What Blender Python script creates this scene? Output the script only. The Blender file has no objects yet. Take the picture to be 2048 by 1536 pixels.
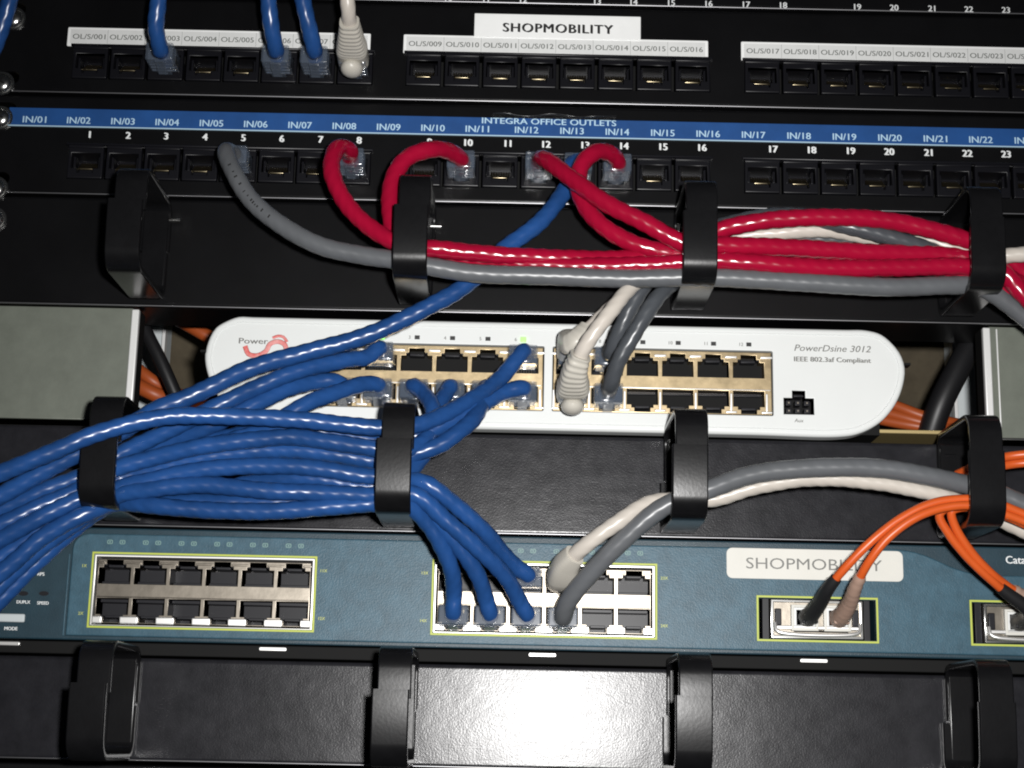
import bpy, bmesh, math, random
from mathutils import Vector, Matrix
from mathutils.geometry import tessellate_polygon
random.seed(7)
scn = bpy.context.scene
COL = scn.collection
MM = 0.001

# ---------------------------------------------------------------- camera
F_PX, DIST, PITCH, YAW, ROLL = 3200.0, 620.0, 0.2245, 0.0004, 0.0216   # mm, radians
fwd = Vector((-math.sin(YAW)*math.cos(PITCH), math.cos(YAW)*math.cos(PITCH), math.sin(PITCH)))
r0 = fwd.cross(Vector((0, 0, 1))).normalized(); u0 = r0.cross(fwd)
cr = r0*math.cos(ROLL) + u0*math.sin(ROLL); cu = u0*math.cos(ROLL) - r0*math.sin(ROLL)
CAM = Vector((0, -DIST, 0))
cd = bpy.data.cameras.new('camera'); co = bpy.data.objects.new('camera', cd); COL.objects.link(co)
cd.sensor_width = 36; cd.lens = 36*F_PX/2048; cd.clip_start = 0.02; cd.clip_end = 20
mw = Matrix(((cr.x, cu.x, -fwd.x, 0), (cr.y, cu.y, -fwd.y, 0), (cr.z, cu.z, -fwd.z, 0), (0, 0, 0, 1)))
mw.translation = CAM*MM
co.matrix_world = mw
scn.camera = co

# ---------------------------------------------------------------- world and flash
w = bpy.data.worlds.new('World'); scn.world = w; w.use_nodes = True
bg = w.node_tree.nodes['Background']; bg.inputs[0].default_value = (0.8, 0.88, 1, 1); bg.inputs[1].default_value = 0.009
def lamp(name, loc, power, size, aim, spot=None, col=(1, 1, 1)):
    l = bpy.data.lights.new(name, 'SPOT'); o = bpy.data.objects.new(name, l); COL.objects.link(o)
    l.energy = power; l.shadow_soft_size = size*MM; l.color = col
    l.spot_size = math.radians(spot); l.spot_blend = 1.0
    o.location = Vector(loc)*MM
    o.rotation_euler = (Vector(aim)-Vector(loc)).to_track_quat('-Z', 'Y').to_euler()
    return o
lamp('camera_flash', (34, -DIST+4, 27), 20.5, 11, (25, 0, 85), 80, (1, 0.985, 0.97))
scn.view_settings.view_transform = 'Standard'; scn.view_settings.look = 'None'
scn.view_settings.exposure = 0; scn.view_settings.gamma = 1
scn.cycles.use_denoising = True
scn.cycles.max_bounces = 10; scn.cycles.transmission_bounces = 8; scn.cycles.caustics_refractive = False; scn.cycles.caustics_reflective = False
scn.cycles.filter_width = 2.0

def P(u, v, y=0.0):
    """point of the rack seen at that place of the photograph, at depth y mm behind the panel fronts"""
    d = fwd + cr*((u-1024)/F_PX) - cu*((v-768)/F_PX)
    t = (y+DIST)/d.y
    return CAM + d*t
def Z(u, v, y=0.0): return P(u, v, y).z
def X(u, v, y=0.0): return P(u, v, y).x

# ---------------------------------------------------------------- materials
def mat(name, col, rough=0.5, metal=0.0, spec=0.5, grain=0, gstr=0.1, mott=0, mcol=None, mscale=60, trans=0, ior=1.45, coat=0, emit=None, alpha=1, stretch=None, rmod=0, wav=0):
    m = bpy.data.materials.new(name); m.use_nodes = True
    nt = m.node_tree; b = nt.nodes['Principled BSDF']
    b.inputs['Base Color'].default_value = (*col, 1); b.inputs['Roughness'].default_value = rough
    b.inputs['Metallic'].default_value = metal; b.inputs['Specular IOR Level'].default_value = spec
    b.inputs['Transmission Weight'].default_value = trans; b.inputs['IOR'].default_value = ior
    b.inputs['Coat Weight'].default_value = coat; b.inputs['Coat Roughness'].default_value = 0.12
    b.inputs['Alpha'].default_value = alpha
    tc = nt.nodes.new('ShaderNodeTexCoord')
    src = tc.outputs['Object']
    if stretch:
        mp = nt.nodes.new('ShaderNodeMapping'); mp.inputs['Scale'].default_value = stretch
        nt.links.new(src, mp.inputs[0]); src = mp.outputs[0]
    if grain:
        n = nt.nodes.new('ShaderNodeTexNoise'); n.inputs['Scale'].default_value = grain; n.inputs['Detail'].default_value = 3
        nt.links.new(src, n.inputs['Vector'])
        bp = nt.nodes.new('ShaderNodeBump'); bp.inputs['Strength'].default_value = gstr; bp.inputs['Distance'].default_value = 0.0003
        nt.links.new(n.outputs[0], bp.inputs['Height']); nt.links.new(bp.outputs[0], b.inputs['Normal'])
    if wav:
        n3 = nt.nodes.new('ShaderNodeTexNoise'); n3.inputs['Scale'].default_value = 55; n3.inputs['Detail'].default_value = 4; n3.inputs['Roughness'].default_value = 0.6
        nt.links.new(src, n3.inputs['Vector'])
        b3 = nt.nodes.new('ShaderNodeBump'); b3.inputs['Strength'].default_value = wav; b3.inputs['Distance'].default_value = 0.0012
        nt.links.new(n3.outputs[0], b3.inputs['Height']); nt.links.new(b3.outputs[0], bp.inputs['Normal'])
    if mott:
        n2 = nt.nodes.new('ShaderNodeTexNoise'); n2.inputs['Scale'].default_value = mscale; n2.inputs['Detail'].default_value = 6
        n2.inputs['Roughness'].default_value = 0.65
        nt.links.new(src, n2.inputs['Vector'])
        cr_ = nt.nodes.new('ShaderNodeValToRGB'); cr_.color_ramp.elements[0].position = 0.35; cr_.color_ramp.elements[1].position = 0.7
        c2 = mcol or tuple(min(1, c*(1+mott)) for c in col)
        cr_.color_ramp.elements[0].color = (*col, 1); cr_.color_ramp.elements[1].color = (*c2, 1)
        nt.links.new(n2.outputs[0], cr_.inputs[0]); nt.links.new(cr_.outputs[0], b.inputs['Base Color'])
        if rmod:
            mr = nt.nodes.new('ShaderNodeMapRange'); mr.inputs[3].default_value = rough-rmod; mr.inputs[4].default_value = rough+rmod
            nt.links.new(n2.outputs[0], mr.inputs[0]); nt.links.new(mr.outputs[0], b.inputs['Roughness'])
    if emit:
        b.inputs['Emission Color'].default_value = (*emit[0], 1); b.inputs['Emission Strength'].default_value = emit[1]
    return m
BLACK = mat('black powder coat', (0.0032, 0.0032, 0.0036), 0.31, spec=0.35, grain=2600, gstr=0.12, mott=0.6, mscale=25)
SATIN = mat('satin black steel', (0.0125, 0.0125, 0.0148), 0.255, spec=0.36, grain=1500, gstr=0.15, mott=0.5, mscale=120, rmod=0.05, wav=0.11)
DULL = mat('dull black', (0.006, 0.006, 0.006), 0.7, spec=0.2)
RINGM = mat('black ring plastic', (0.0045, 0.0045, 0.005), 0.225, spec=0.5, grain=900, gstr=0.05, mott=0.5, mscale=80)
JACK = mat('black jack plastic', (0.006, 0.006, 0.008), 0.32, spec=0.4)
INNER = mat('port interior plastic', (0.014, 0.014, 0.017), 0.38, spec=0.3)
GOLD = mat('gold contacts', (0.50, 0.42, 0.27), 0.3, metal=1.0)
WHITE = mat('white faceplate plastic', (0.70, 0.72, 0.71), 0.38, spec=0.4, mott=-0.04, mscale=18)
PAPER = mat('white label', (0.92, 0.93, 0.92), 0.55, spec=0.3, mott=-0.06, mscale=90)
CREAMLAB = mat('cream sticker', (0.66, 0.65, 0.60), 0.45, spec=0.35, mott=-0.05, mscale=60)
PAPERD = mat('grey printed field', (0.74, 0.75, 0.74), 0.55, mott=-0.08, mscale=120)
BLUESTRIP = mat('blue label strip', (0.011, 0.060, 0.205), 0.45, mott=0.3, mscale=50)
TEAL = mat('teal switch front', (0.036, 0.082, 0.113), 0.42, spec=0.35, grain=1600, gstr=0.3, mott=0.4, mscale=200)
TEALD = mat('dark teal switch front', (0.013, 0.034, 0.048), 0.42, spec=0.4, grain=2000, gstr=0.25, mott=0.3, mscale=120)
LIME = mat('lime outline', (0.46, 0.52, 0.08), 0.5)
METAL = mat('port shield metal', (0.24, 0.215, 0.18), 0.37, metal=1.0, grain=300, gstr=0.12, mott=0.3, mscale=150)
METALW = mat('bright tab metal', (0.85, 0.84, 0.82), 0.38, metal=0.75)
METALG = mat('brassy shield metal', (0.42, 0.33, 0.20), 0.35, metal=1.0, grain=300, gstr=0.12, mott=0.5, mscale=150)
CHROME = mat('zinc steel', (0.70, 0.70, 0.68), 0.22, metal=1.0)
GALV = mat('galvanised rail', (0.145, 0.158, 0.132), 0.42, metal=0.2, spec=0.5, grain=1200, gstr=0.1, mott=0.22, mscale=90)
RAILEDGE = mat('flash-lit bare rail edge', (0.80, 0.80, 0.79), 0.4, metal=0.3, spec=0.8)  # bare metal; the fold's brightness under the flash is put into its colour
WALLM = mat('brown wall', (0.055, 0.045, 0.030), 0.85, spec=0.2, grain=200, gstr=0.4, mott=0.6, mscale=60)
GREYM = mat('pale grey duct', (0.52, 0.56, 0.57), 0.6)
BRASS = mat('yellow zinc shelf', (0.66, 0.52, 0.25), 0.35, metal=0.7)
CLEAR = mat('clear plug plastic', (0.13, 0.16, 0.21), 0.10, ior=1.55, spec=1.0, alpha=0.34, coat=1.0)
INKW = mat('white ink', (0.78, 0.80, 0.80), 0.5)
INKB = mat('black ink', (0.02, 0.02, 0.02), 0.5)
INKG = mat('grey ink', (0.16, 0.16, 0.15), 0.5)
INKF = mat('faint ink', (0.13, 0.14, 0.13), 0.5)
INKP = mat('pale blue ink', (0.45, 0.65, 0.80), 0.5)
INKY = mat('yellow green ink', (0.42, 0.46, 0.12), 0.5)
INKT = mat('pale teal ink', (0.16, 0.27, 0.25), 0.5)
EDGEM = mat('edge glint steel', (0.30, 0.30, 0.31), 0.36, metal=1.0)  # metal of the added bead that carries the edge highlight
INKR = mat('red logo ink', (0.62, 0.07, 0.06), 0.5, mott=1.2, mcol=(0.75, 0.42, 0.40), mscale=160)
LEDG = mat('lit green led', (0.2, 0.9, 0.15), 0.3, emit=((0.25, 1.0, 0.12), 1.6))
def cmat(name, col, rough, mott=0.15, spec=0.5, coat=0.0):
    return mat(name, col, rough, spec=spec, mott=mott, mscale=35, grain=250, gstr=0.05, coat=coat)
C_BLUE = cmat('blue cable jacket', (0.011, 0.046, 0.155), 0.27, 0.7)
C_RED = cmat('red cable jacket', (0.28, 0.0035, 0.024), 0.20, 0.2)
C_GREY = cmat('grey cable jacket', (0.095, 0.100, 0.107), 0.33, 0.25)
C_DGREY = cmat('dark grey cable jacket', (0.050, 0.055, 0.062), 0.30, 0.3)
C_CREAM = cmat('cream cable jacket', (0.50, 0.46, 0.41), 0.34, 0.1)
C_ORANGE = cmat('orange fibre jacket', (0.53, 0.085, 0.015), 0.36, 0.15)
C_ORANGE_SHADE = cmat('shaded orange jacket', (0.30, 0.060, 0.013), 0.45)  # orange fibre colour darkened for the shade behind the injector
C_BLACK = cmat('black cable jacket', (0.008, 0.008, 0.009), 0.45)
TAN = cmat('tan boot rubber', (0.33, 0.22, 0.17), 0.5)
BOOTM = cmat('cream boot rubber', (0.50, 0.475, 0.42), 0.36, 0.08)
BLKBOOT = cmat('black boot rubber', (0.012, 0.012, 0.013), 0.5)

# ---------------------------------------------------------------- object helpers
ORG = {}
def tag(o, label=None, cat=None, group=None, kind=None):
    if label: o['label'] = label
    if cat: o['category'] = cat
    if group: o['group'] = group
    if kind: o['kind'] = kind
    return o
def thing(name, label, cat, loc, group=None, kind=None):
    o = bpy.data.objects.new(name, None); COL.objects.link(o)
    o.location = Vector(loc)*MM; o.empty_display_size = 0.01
    tag(o, label, cat, group, kind); ORG[o.name] = Vector(loc)
    return o
def link(name, me, parent=None, loc=None, rot=None):
    o = bpy.data.objects.new(name, me); COL.objects.link(o)
    if parent is not None: o.parent = parent
    if loc is not None: o.location = Vector(loc)*MM
    if rot is not None: o.rotation_euler = rot
    return o
class MB:
    def __init__(s): s.v = []; s.f = []; s.sm = []
    def add(s, vs, fs, smooth=False):
        n = len(s.v); s.v += [Vector(a) for a in vs]; s.f += [tuple(n+i for i in f) for f in fs]; s.sm += [smooth]*len(fs)
        return s
    def quad(s, a, b, c, d): return s.add([a, b, c, d], [(0, 1, 2, 3)])
    def box(s, x0, x1, y0, y1, z0, z1, bev=0.0, rot=None, about=None):
        bm = bmesh.new(); bmesh.ops.create_cube(bm, size=1)
        cx, cy, cz = (x0+x1)/2, (y0+y1)/2, (z0+z1)/2
        for v in bm.verts: v.co = Vector((cx+v.co.x*(x1-x0), cy+v.co.y*(y1-y0), cz+v.co.z*(z1-z0)))
        if bev: bmesh.ops.bevel(bm, geom=bm.edges[:], offset=bev, segments=3, affect='EDGES', profile=0.5)
        bm.verts.index_update(); bm.normal_update()
        smf = [bool(bev) and max(abs(k) for k in f.normal) < 0.999 for f in bm.faces]
        vs = [v.co.copy() for v in bm.verts]
        if rot:
            c = Vector(about or (cx, cy, cz)); vs = [c + rot @ (q-c) for q in vs]
        s.add(vs, [[v.index for v in f.verts] for f in bm.faces]); s.sm[-len(smf):] = smf; bm.free()
        return s
    def prism(s, outer, holes=(), yf=0.0, yb=2.0, r=0.4, hr=0.0, back=False):
        """plate in the XZ plane from yf (front) to yb, rounded front edges of radius r, holes with edge radius hr"""
        loops = [(ccw(outer), r, 1)] + [(ccw(h), hr, -1) for h in holes]
        fl = [offs(l, -k*sgn) if k else l for l, k, sgn in loops]
        pts = [Vector((x, yf, z)) for l in fl for x, z in l]
        tris = tessellate_polygon([[Vector((x, z, 0)) for x, z in l] for l in fl])
        out = []
        for t in tris:
            a, b, c = (pts[i] for i in t)
            out.append(t if (b-a).cross(c-a).y < 0 else (t[0], t[2], t[1]))
        s.add(pts, out)
        if back:
            ptb = [Vector((p.x, yb, p.z)) for p in pts]; s.add(ptb, [(t[0], t[2], t[1]) for t in out])
        for l, k, sgn in loops:
            n = len(l)
            if k:
                K = 5 if k < 0.8 else 9; rings = []
                for i in range(K+1):
                    a = math.pi/2*i/K
                    rings.append(([(x, z) for x, z in offs(l, -sgn*k*(1-math.sin(a)))], yf+k*(1-math.cos(a))))
                vs = [(x, y, z) for rg, y in rings for x, z in rg]
                fs = []
                for i in range(K):
                    for j in range(n):
                        a, b = i*n+j, i*n+(j+1) % n
                        fs.append((a, b, b+n, a+n) if sgn > 0 else (a, a+n, b+n, b))
                s.add(vs, fs, True)
            y0 = yf+k
            vs = [(x, y0, z) for x, z in l] + [(x, yb, z) for x, z in l]
            s.add(vs, [((j, (j+1) % n, n+(j+1) % n, n+j) if sgn > 0 else (j, n+j, n+(j+1) % n, (j+1) % n)) for j in range(n)])
        return s
    def tube(s, outline, yf, yb, cap=True):
        """open-front recess: inner walls and a back"""
        l = ccw(outline); n = len(l)
        vs = [(x, yf, z) for x, z in l] + [(x, yb, z) for x, z in l]
        s.add(vs, [(j, n+j, n+(j+1) % n, (j+1) % n) for j in range(n)])
        if cap:
            tris = tessellate_polygon([[Vector((x, z, 0)) for x, z in l]])
            pts = [Vector((x, yb, z)) for x, z in l]; out = []
            for t in tris:
                a, b, c = (pts[i] for i in t)
                out.append(t if (b-a).cross(c-a).y < 0 else (t[0], t[2], t[1]))
            s.add(pts, out)
        return s
    def sweep(s, pts, rads, n=16, closed_ends=True, shape=None, smooth=True, twist=None):
        """tube through pts; rads = list of r or (rx, ry); shape = superellipse power"""
        pts = [Vector(p) for p in pts]; m = len(pts)
        T = [(pts[min(i+1, m-1)]-pts[max(i-1, 0)]).normalized() for i in range(m)]
        ref = Vector((1, 0, 0)) if abs(T[0].x) < 0.85 else Vector((0, 0, 1))
        a = (ref - T[0]*ref.dot(T[0])).normalized(); vs = []; sl = 0.0
        for i in range(m):
            if i: sl += (pts[i]-pts[i-1]).length
            a = (a - T[i]*a.dot(T[i])).normalized(); b = T[i].cross(a)
            rr = rads[i] if isinstance(rads, list) else rads
            rx, ry = rr if isinstance(rr, tuple) else (rr, rr)
            for k in range(n):
                ph = 2*math.pi*k/n; c, d = math.cos(ph), math.sin(ph)
                if shape:
                    e = 2.0/shape; c = math.copysign(abs(c)**e, c); d = math.copysign(abs(d)**e, d)
                f = 1.0
                if twist: f = 1+twist[0]*math.sin(4*ph - 2*math.pi*sl/twist[1] + twist[2]) + twist[0]*0.5*math.sin(2*ph + 2*math.pi*sl/(twist[1]*3.1) + twist[2]*2)
                vs.append(pts[i] + a*(rx*c*f) + b*(ry*d*f))
        fs = [(i*n+k, i*n+(k+1) % n, (i+1)*n+(k+1) % n, (i+1)*n+k) for i in range(m-1) for k in range(n)]
        s.add(vs, fs, smooth)
        if closed_ends:
            s.add(vs[:n], [tuple(range(n-1, -1, -1))]); s.add(vs[-n:], [tuple(range(n))])
        return s
    def data(s, name, m, org=Vector((0, 0, 0))):
        me = bpy.data.meshes.new(name)
        me.from_pydata([((v-org)*MM)[:] for v in s.v], [], s.f)
        me.polygons.foreach_set('use_smooth', s.sm); me.materials.append(m); me.update()
        return me
    def build(s, name, m, parent=None, root=None):
        org = ORG[root.name] if root is not None else (ORG[parent.name] if parent is not None and parent.name in ORG else Vector((0, 0, 0)))
        o = link(name, s.data(name, m, org), parent); 
        if parent is not None: ORG[o.name] = org
        return o
def ccw(l):
    a = sum(l[i][0]*l[(i+1) % len(l)][1]-l[(i+1) % len(l)][0]*l[i][1] for i in range(len(l)))
    return list(l) if a > 0 else list(l)[::-1]
def offs(l, d):
    """move a ccw loop outward by d (inward when negative)"""
    n = len(l); out = []
    for i in range(n):
        p0, p1, p2 = Vector(l[i-1]), Vector(l[i]), Vector(l[(i+1) % n])
        a = (p1-p0).normalized(); b = (p2-p1).normalized()
        na, nb = Vector((a.y, -a.x)), Vector((b.y, -b.x)); h = na+nb
        h = h*(1/max(0.3, (1+na.dot(nb)))) if h.length > 1e-6 else na
        out.append((p1.x+h.x*d, p1.y+h.y*d))
    return out
def rect(x0, x1, z0, z1, r=0, k=5):
    if not r: return [(x0, z0), (x1, z0), (x1, z1), (x0, z1)]
    out = []
    for cx, cz, a0 in ((x1-r, z0+r, -90), (x1-r, z1-r, 0), (x0+r, z1-r, 90), (x0+r, z0+r, 180)):
        for i in range(k+1):
            a = math.radians(a0+90*i/k); out.append((cx+r*math.cos(a), cz+r*math.sin(a)))
    return out
def spline(pts, step=1.3):
    pts = [Vector(p) for p in pts]; Q = [2*pts[0]-pts[1]] + pts + [2*pts[-1]-pts[-2]]; out = []
    for i in range(1, len(Q)-2):
        p0, p1, p2, p3 = Q[i-1:i+3]
        t0 = 0; t1 = t0+max(1e-3, (p1-p0).length)**0.5; t2 = t1+max(1e-3, (p2-p1).length)**0.5; t3 = t2+max(1e-3, (p3-p2).length)**0.5
        n = max(1, int((p2-p1).length/step))
        for j in range(n):
            t = t1+(t2-t1)*j/n
            A1 = p0*((t1-t)/(t1-t0))+p1*((t-t0)/(t1-t0)); A2 = p1*((t2-t)/(t2-t1))+p2*((t-t1)/(t2-t1)); A3 = p2*((t3-t)/(t3-t2))+p3*((t-t2)/(t3-t2))
            B1 = A1*((t2-t)/(t2-t0))+A2*((t-t0)/(t2-t0)); B2 = A2*((t3-t)/(t3-t1))+A3*((t-t1)/(t3-t1))
            out.append(B1*((t2-t)/(t2-t1))+B2*((t-t1)/(t2-t1)))
    out.append(pts[-1]); return out
def text_verts(body, size, bold=0.0, shear=0.0, space=1.0):
    c = bpy.data.curves.new('lettering', 'FONT'); c.body = body; c.size = size; c.offset = bold; c.shear = shear; c.space_character = space
    c.align_x = 'CENTER'; c.resolution_u = 3
    o = bpy.data.objects.new('lettering', c); COL.objects.link(o)
    dg = bpy.context.evaluated_depsgraph_get(); me = bpy.data.meshes.new_from_object(o.evaluated_get(dg))
    vs = [v.co.copy() for v in me.vertices]; fs = [tuple(p.vertices) for p in me.polygons]
    bpy.data.objects.remove(o); bpy.data.meshes.remove(me); bpy.data.curves.remove(c)
    return vs, fs
def text(mb, body, x, z, y, h, width=None, bold=0.0, shear=0.0, space=1.0, th=0.04):
    """lettering of cap height h mm centred on x, z, standing th mm proud of y"""
    vs, fs = text_verts(body, h/0.72, 0.0, shear, space)
    if not vs: return
    xs = [v.x for v in vs]; cx = (min(xs)+max(xs))/2; k = (width/(max(xs)-min(xs))) if width else 1.0
    zs = [v.y for v in vs]; cz = (min(zs)+max(zs))/2
    w_ = bold*h*1.1
    for q, dx in enumerate((0, -w_, w_) if bold else (0,)):
        mb.add([(x+(v.x-cx)*k+dx, y-th-0.012*q, z+(v.y-cz)+(0.3*w_ if q == 1 else -0.3*w_ if q == 2 else 0)) for v in vs], fs)

# ================================================================= levels of the rack (mm)
XC = X(1130, 300)                      # middle of the rack
XL, XR = XC-241, XC+241
def zl(pts, y=0.0): return sum(Z(u, v, y) for u, v in pts)/len(pts)
z_p0b = zl([(1350, 16), (1000, 8), (1665, 25)])
z_p1b = zl([(700, 199), (1300, 213), (2000, 228)])
z_p2b = zl([(700, 403), (1000, 409), (1300, 415)])
z_m1b = zl([(700, 622), (1300, 635), (1800, 644)])
z_m2t = zl([(1000, 866), (1420, 874)])
z_m2b = zl([(500, 1056), (1100, 1070), (1700, 1086)])
z_swb = zl([(600, 1291), (1300, 1307), (1900, 1314)])
z_m3t = zl([(600, 1325), (1424, 1340), (1700, 1344)])
z_m3b = z_m3t-38.5
# ---------------------------------------------------------------- setting
wl = MB().box(-420, 420, 128, 134, -120, 460)
tag(wl.build('wall', WALLM), kind='structure')

# ---------------------------------------------------------------- patch panels
def edge_glint(root, z, r=0.42):
    MB().sweep([(XL+1, 0.46, z+0.46), (XR-1, 0.46, z+0.46)], r, n=24).build('fold_or_edge_glint', EDGEM, root)  # steel bead added along the lower edge to catch a bright highlight line
def jack_meshes():
    hole = [(-5.9, 4.0), (-5.9, -2.6), (-3.2, -2.6), (-3.2, -4.6), (3.2, -4.6), (3.2, -2.6), (5.9, -2.6), (5.9, 4.0)]
    b = MB().prism(rect(-7.2, 7.2, -6.9, 6.9, 0.4, 2), [hole], -0.9, 1.5, r=0.45, hr=0.25)
    b.tube(hole, -0.6, 9.0)
    b.box(-7.2, 7.2, -1.5, -0.5, 6.0, 7.3, bev=0.3)
    b.box(-3.4, 3.4, 3.0, 8.5, -4.3, -1.9, bev=0.3)
    b.box(-5.6, -4.6, 1.6, 8.5, -1.8, 3.2, bev=0.2); b.box(4.6, 5.6, 1.6, 8.5, -1.8, 3.2, bev=0.2)
    p = MB()
    for i in range(8):
        x = -3.57+1.02*i
        if i == 0: p.box(-3.0, 2.6, 2.5, 3.3, -1.9, -1.35, bev=0.2)  # cross bar added so the contacts show a pale glint
        p.sweep([(x, 3.2, -1.5), (x, 3.6, -1.1), (x, 8.5, 2.6)], 0.42, n=6, closed_ends=True)
    return b.data('jack', JACK), p.data('contact_pins', GOLD)
JM, JP = jack_meshes()
PORT = {}
def jacks(root, key, blocks, z):
    for nums, u0_, u1_, v in blocks:
        xa, xb = X(u0_, v), X(u1_, v); n = len(nums)
        for i, k in enumerate(nums):
            x = xa+(xb-xa)*i/(n-1)
            PORT[key, k] = Vector((x, -0.5, z))
            j = link('jack', JM, root, Vector((x, 0, z))-ORG[root.name])
            link('contact_pins', JP, j)
def panel(label, zb, zt, zj, blocks, key):
    t = thing('patch_bay', label, 'patch panel', (XC, 0, zb), 'black rack patch panels')
    holes = []
    for nums, ua, ub, v in blocks:
        xa, xb = X(ua, v), X(ub, v); holes.append(rect(xa-7.3, xb+7.3, zj-7.0, zj+7.0))
    slots = [rect(XL+4, XL+14, zt-9, zt-3.5, 2.7, 4), rect(XL+4, XL+14, zb+3.5, zb+9, 2.7, 4)]
    b = MB().prism(rect(XL, XR, zb, zt), holes+slots, 0.0, 1.8, r=1.6, hr=0.2)
    b.box(XL, XR, 1.6, 22, zt-1.7, zt-0.1); b.box(XL, XR, 1.6, 22, zb+0.1, zb+1.7)
    b.build('faceplate', BLACK, t); edge_glint(t, zb)
    bk = MB()
    for nums, ua, ub, v in blocks:
        xa, xb = X(ua, v), X(ub, v)
        bk.box(xa-8, xb+8, 9.2, 20, zj-8, zj+8)
    bk.build('jack_housing', DULL, t)
    jacks(t, key, blocks, zj)
    return t
B1 = [(list(range(1, 9)), 179, 710, 148), (list(range(9, 17)), 847, 1385, 148), (list(range(17, 25)), 1524, 2056, 148)]
B2 = [(list(range(1, 9)), 170, 705, 345), (list(range(9, 17)), 846, 1385, 345), (list(range(17, 25)), 1524, 2060, 345)]
zj1, zj2 = Z(1250, 149.5), Z(1310, 350)
# top panel: only its lower edge with port numbers shows
z_p0t = z_p0b+44
t0 = thing('patch_bay', 'top patch panel of which only the lower edge with white port numbers shows', 'patch panel', (XC, 0, z_p0b), 'black rack patch panels')
MB().prism(rect(XL, XR, z_p0b+0.7, z_p0t), [], 0.0, 22, r=1.6).build('faceplate', BLACK, t0); edge_glint(t0, z_p0b+0.7)
tx = MB(); zz = Z(1343, 3)
for k, u in zip(range(9, 24), [823, 897, 972, 1047, 1195, 1268, 1343, 1418, 1493, 1567, 1715, 1788, 1863, 1937, 2011]):
    text(tx, str(k), X(u, 8), Z(1493, 9), 0, 2.7, bold=0.03)
tx.build('port_numbers', INKW, t0)
p1 = panel('patch panel with white label strips reading OL/S and a raised SHOPMOBILITY label', z_p1b+0.5, z_p0b-0.5, zj1, B1, 'p1')
p2 = panel('patch panel with a long blue label strip and white numbers over its ports', z_p2b+0.5, z_p1b-0.7, zj2, B2, 'p2')
# white label strips of panel one
def strip_label(root, xa, xb, zb_, zt_, title=None, r=0.5):
    out = rect(xa, xb, zb_, zt_, r, 3)
    o = MB().prism(out, [], -0.45, 0, r=0.15).build('label_strip', PAPER, root)
    return o
zs0, zs1 = Z(1300, 116.5, -0.5), Z(1300, 79, -0.5)
txs = MB(); fld = MB()
for nums, xa, xb in ((range(1, 9), X(136, 70), X(741, 85)), (range(9, 17), X(807, 90), X(1416, 100)), (range(17, 25), X(1482, 105), X(2090, 115))):
    lo = strip_label(p1, xa, xb, zs0, zs1)
    n = len(nums); w_ = (xb-xa-2.6)/8
    f = MB(); f.prism(rect(xa+1.2, xb-1.2, zs0+1.3, zs1-0.9), [], -0.50, -0.46, r=0)
    f.build('printed_field', PAPERD, lo, root=p1)
    tm = MB(); ln = MB()
    for i, k in enumerate(nums):
        text(tm, 'OL/S/%03d' % k, xa+1.3+w_*(i+0.5), (zs0+zs1)/2+0.1, -0.51, 2.3, width=w_*0.88, bold=0.015)
        if i: tm.box(xa+1.3+w_*i-0.05, xa+1.3+w_*i+0.05, -0.53, -0.50, zs0+1.4, zs1-1.0)
    tm.build('lettering', INKF, lo, root=p1)
zq0, zq1 = Z(1115, 76, -0.5), Z(1115, 31, -0.5)
lo = MB().prism(rect(X(949, 50), X(1281, 55), zq0-0.2, zq1, 0.3, 2), [], -1.0, -0.46, r=0.15).build('name_label', PAPER, p1)
tm = MB(); text(tm, 'SHOPMOBILITY', X(1116, 57), Z(1116, 57, -1), -1.0, 4.1, width=X(1225, 57)-X(1006, 57), bold=0.055, space=1.12); tm.build('lettering', INKB, lo, root=p1)
# blue strip of panel two
zb0, zb1 = Z(1300, 277, -0.5), Z(1300, 242, -0.5)
bs = MB().prism(rect(X(18, 235), XR-8, zb0, zb1), [], -0.5, 0, r=0.1).build('label_strip', BLUESTRIP, p2)
MB().box(X(18, 235), XR-8, -0.9, 0, zb0-0.45, zb0-0.02, bev=0.15).build('strip_edge', INKP, bs, root=p2)
tm = MB()
for k in range(1, 24):
    u = 69+88.6*(k-1) if k < 12 else 963+ (k-11)*90.6
    text(tm, 'IN/%02d' % k, X(u, 250), zb0+2.55, -0.51, 2.9, width=9.6, bold=0.02)
text(tm, 'INTEGRA OFFICE OUTLETS', X(1098, 250), zb0+6.3, -0.56, 2.6, width=X(1232, 250)-X(964, 250), bold=0.03)
tm.build('lettering', INKP, bs, root=p2)
tm = MB()
for k, u in zip(range(1, 24), [178, 255, 331, 409, 486, 563, 641, 718, 859, 937, 1016, 1093, 1171, 1249, 1327, 1405, 1547, 1624, 1702, 1778, 1856, 1934, 2011]):
    text(tm, str(k), X(u, 290), Z(1249, 292), 0, 3.0, bold=0.06)
tm.build('port_numbers', INKW, p2)
# curled clear film along the top of the blue strip
fm = MB(); xs = [X(985+13*i, 226) for i in range(20)]
for i, x in enumerate(xs): pass
zz = zb1+0.4
pts = [Vector((x, -1.0-0.5*math.sin(i*0.9), zz+0.8+0.5*math.sin(i*0.7+1))) for i, x in enumerate(xs)]
fm.sweep(pts, (0.3, 0.9), n=8); fm.build('curled_film', RINGM, p2)
# lips along the jack blocks
for root, blocks, zj in ((p1, B1, zj1), (p2, B2, zj2)):
    for nums, ua, ub, v in blocks:
        xa, xb = X(ua, v), X(ub, v)
        m = MB().prism(rect(xa-8.2, xb+8.2, zj+7.15, zj+8.1), [], -1.9, 0.0, r=0.45)
        m.build('jack_block_lip', JACK, root)

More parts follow.
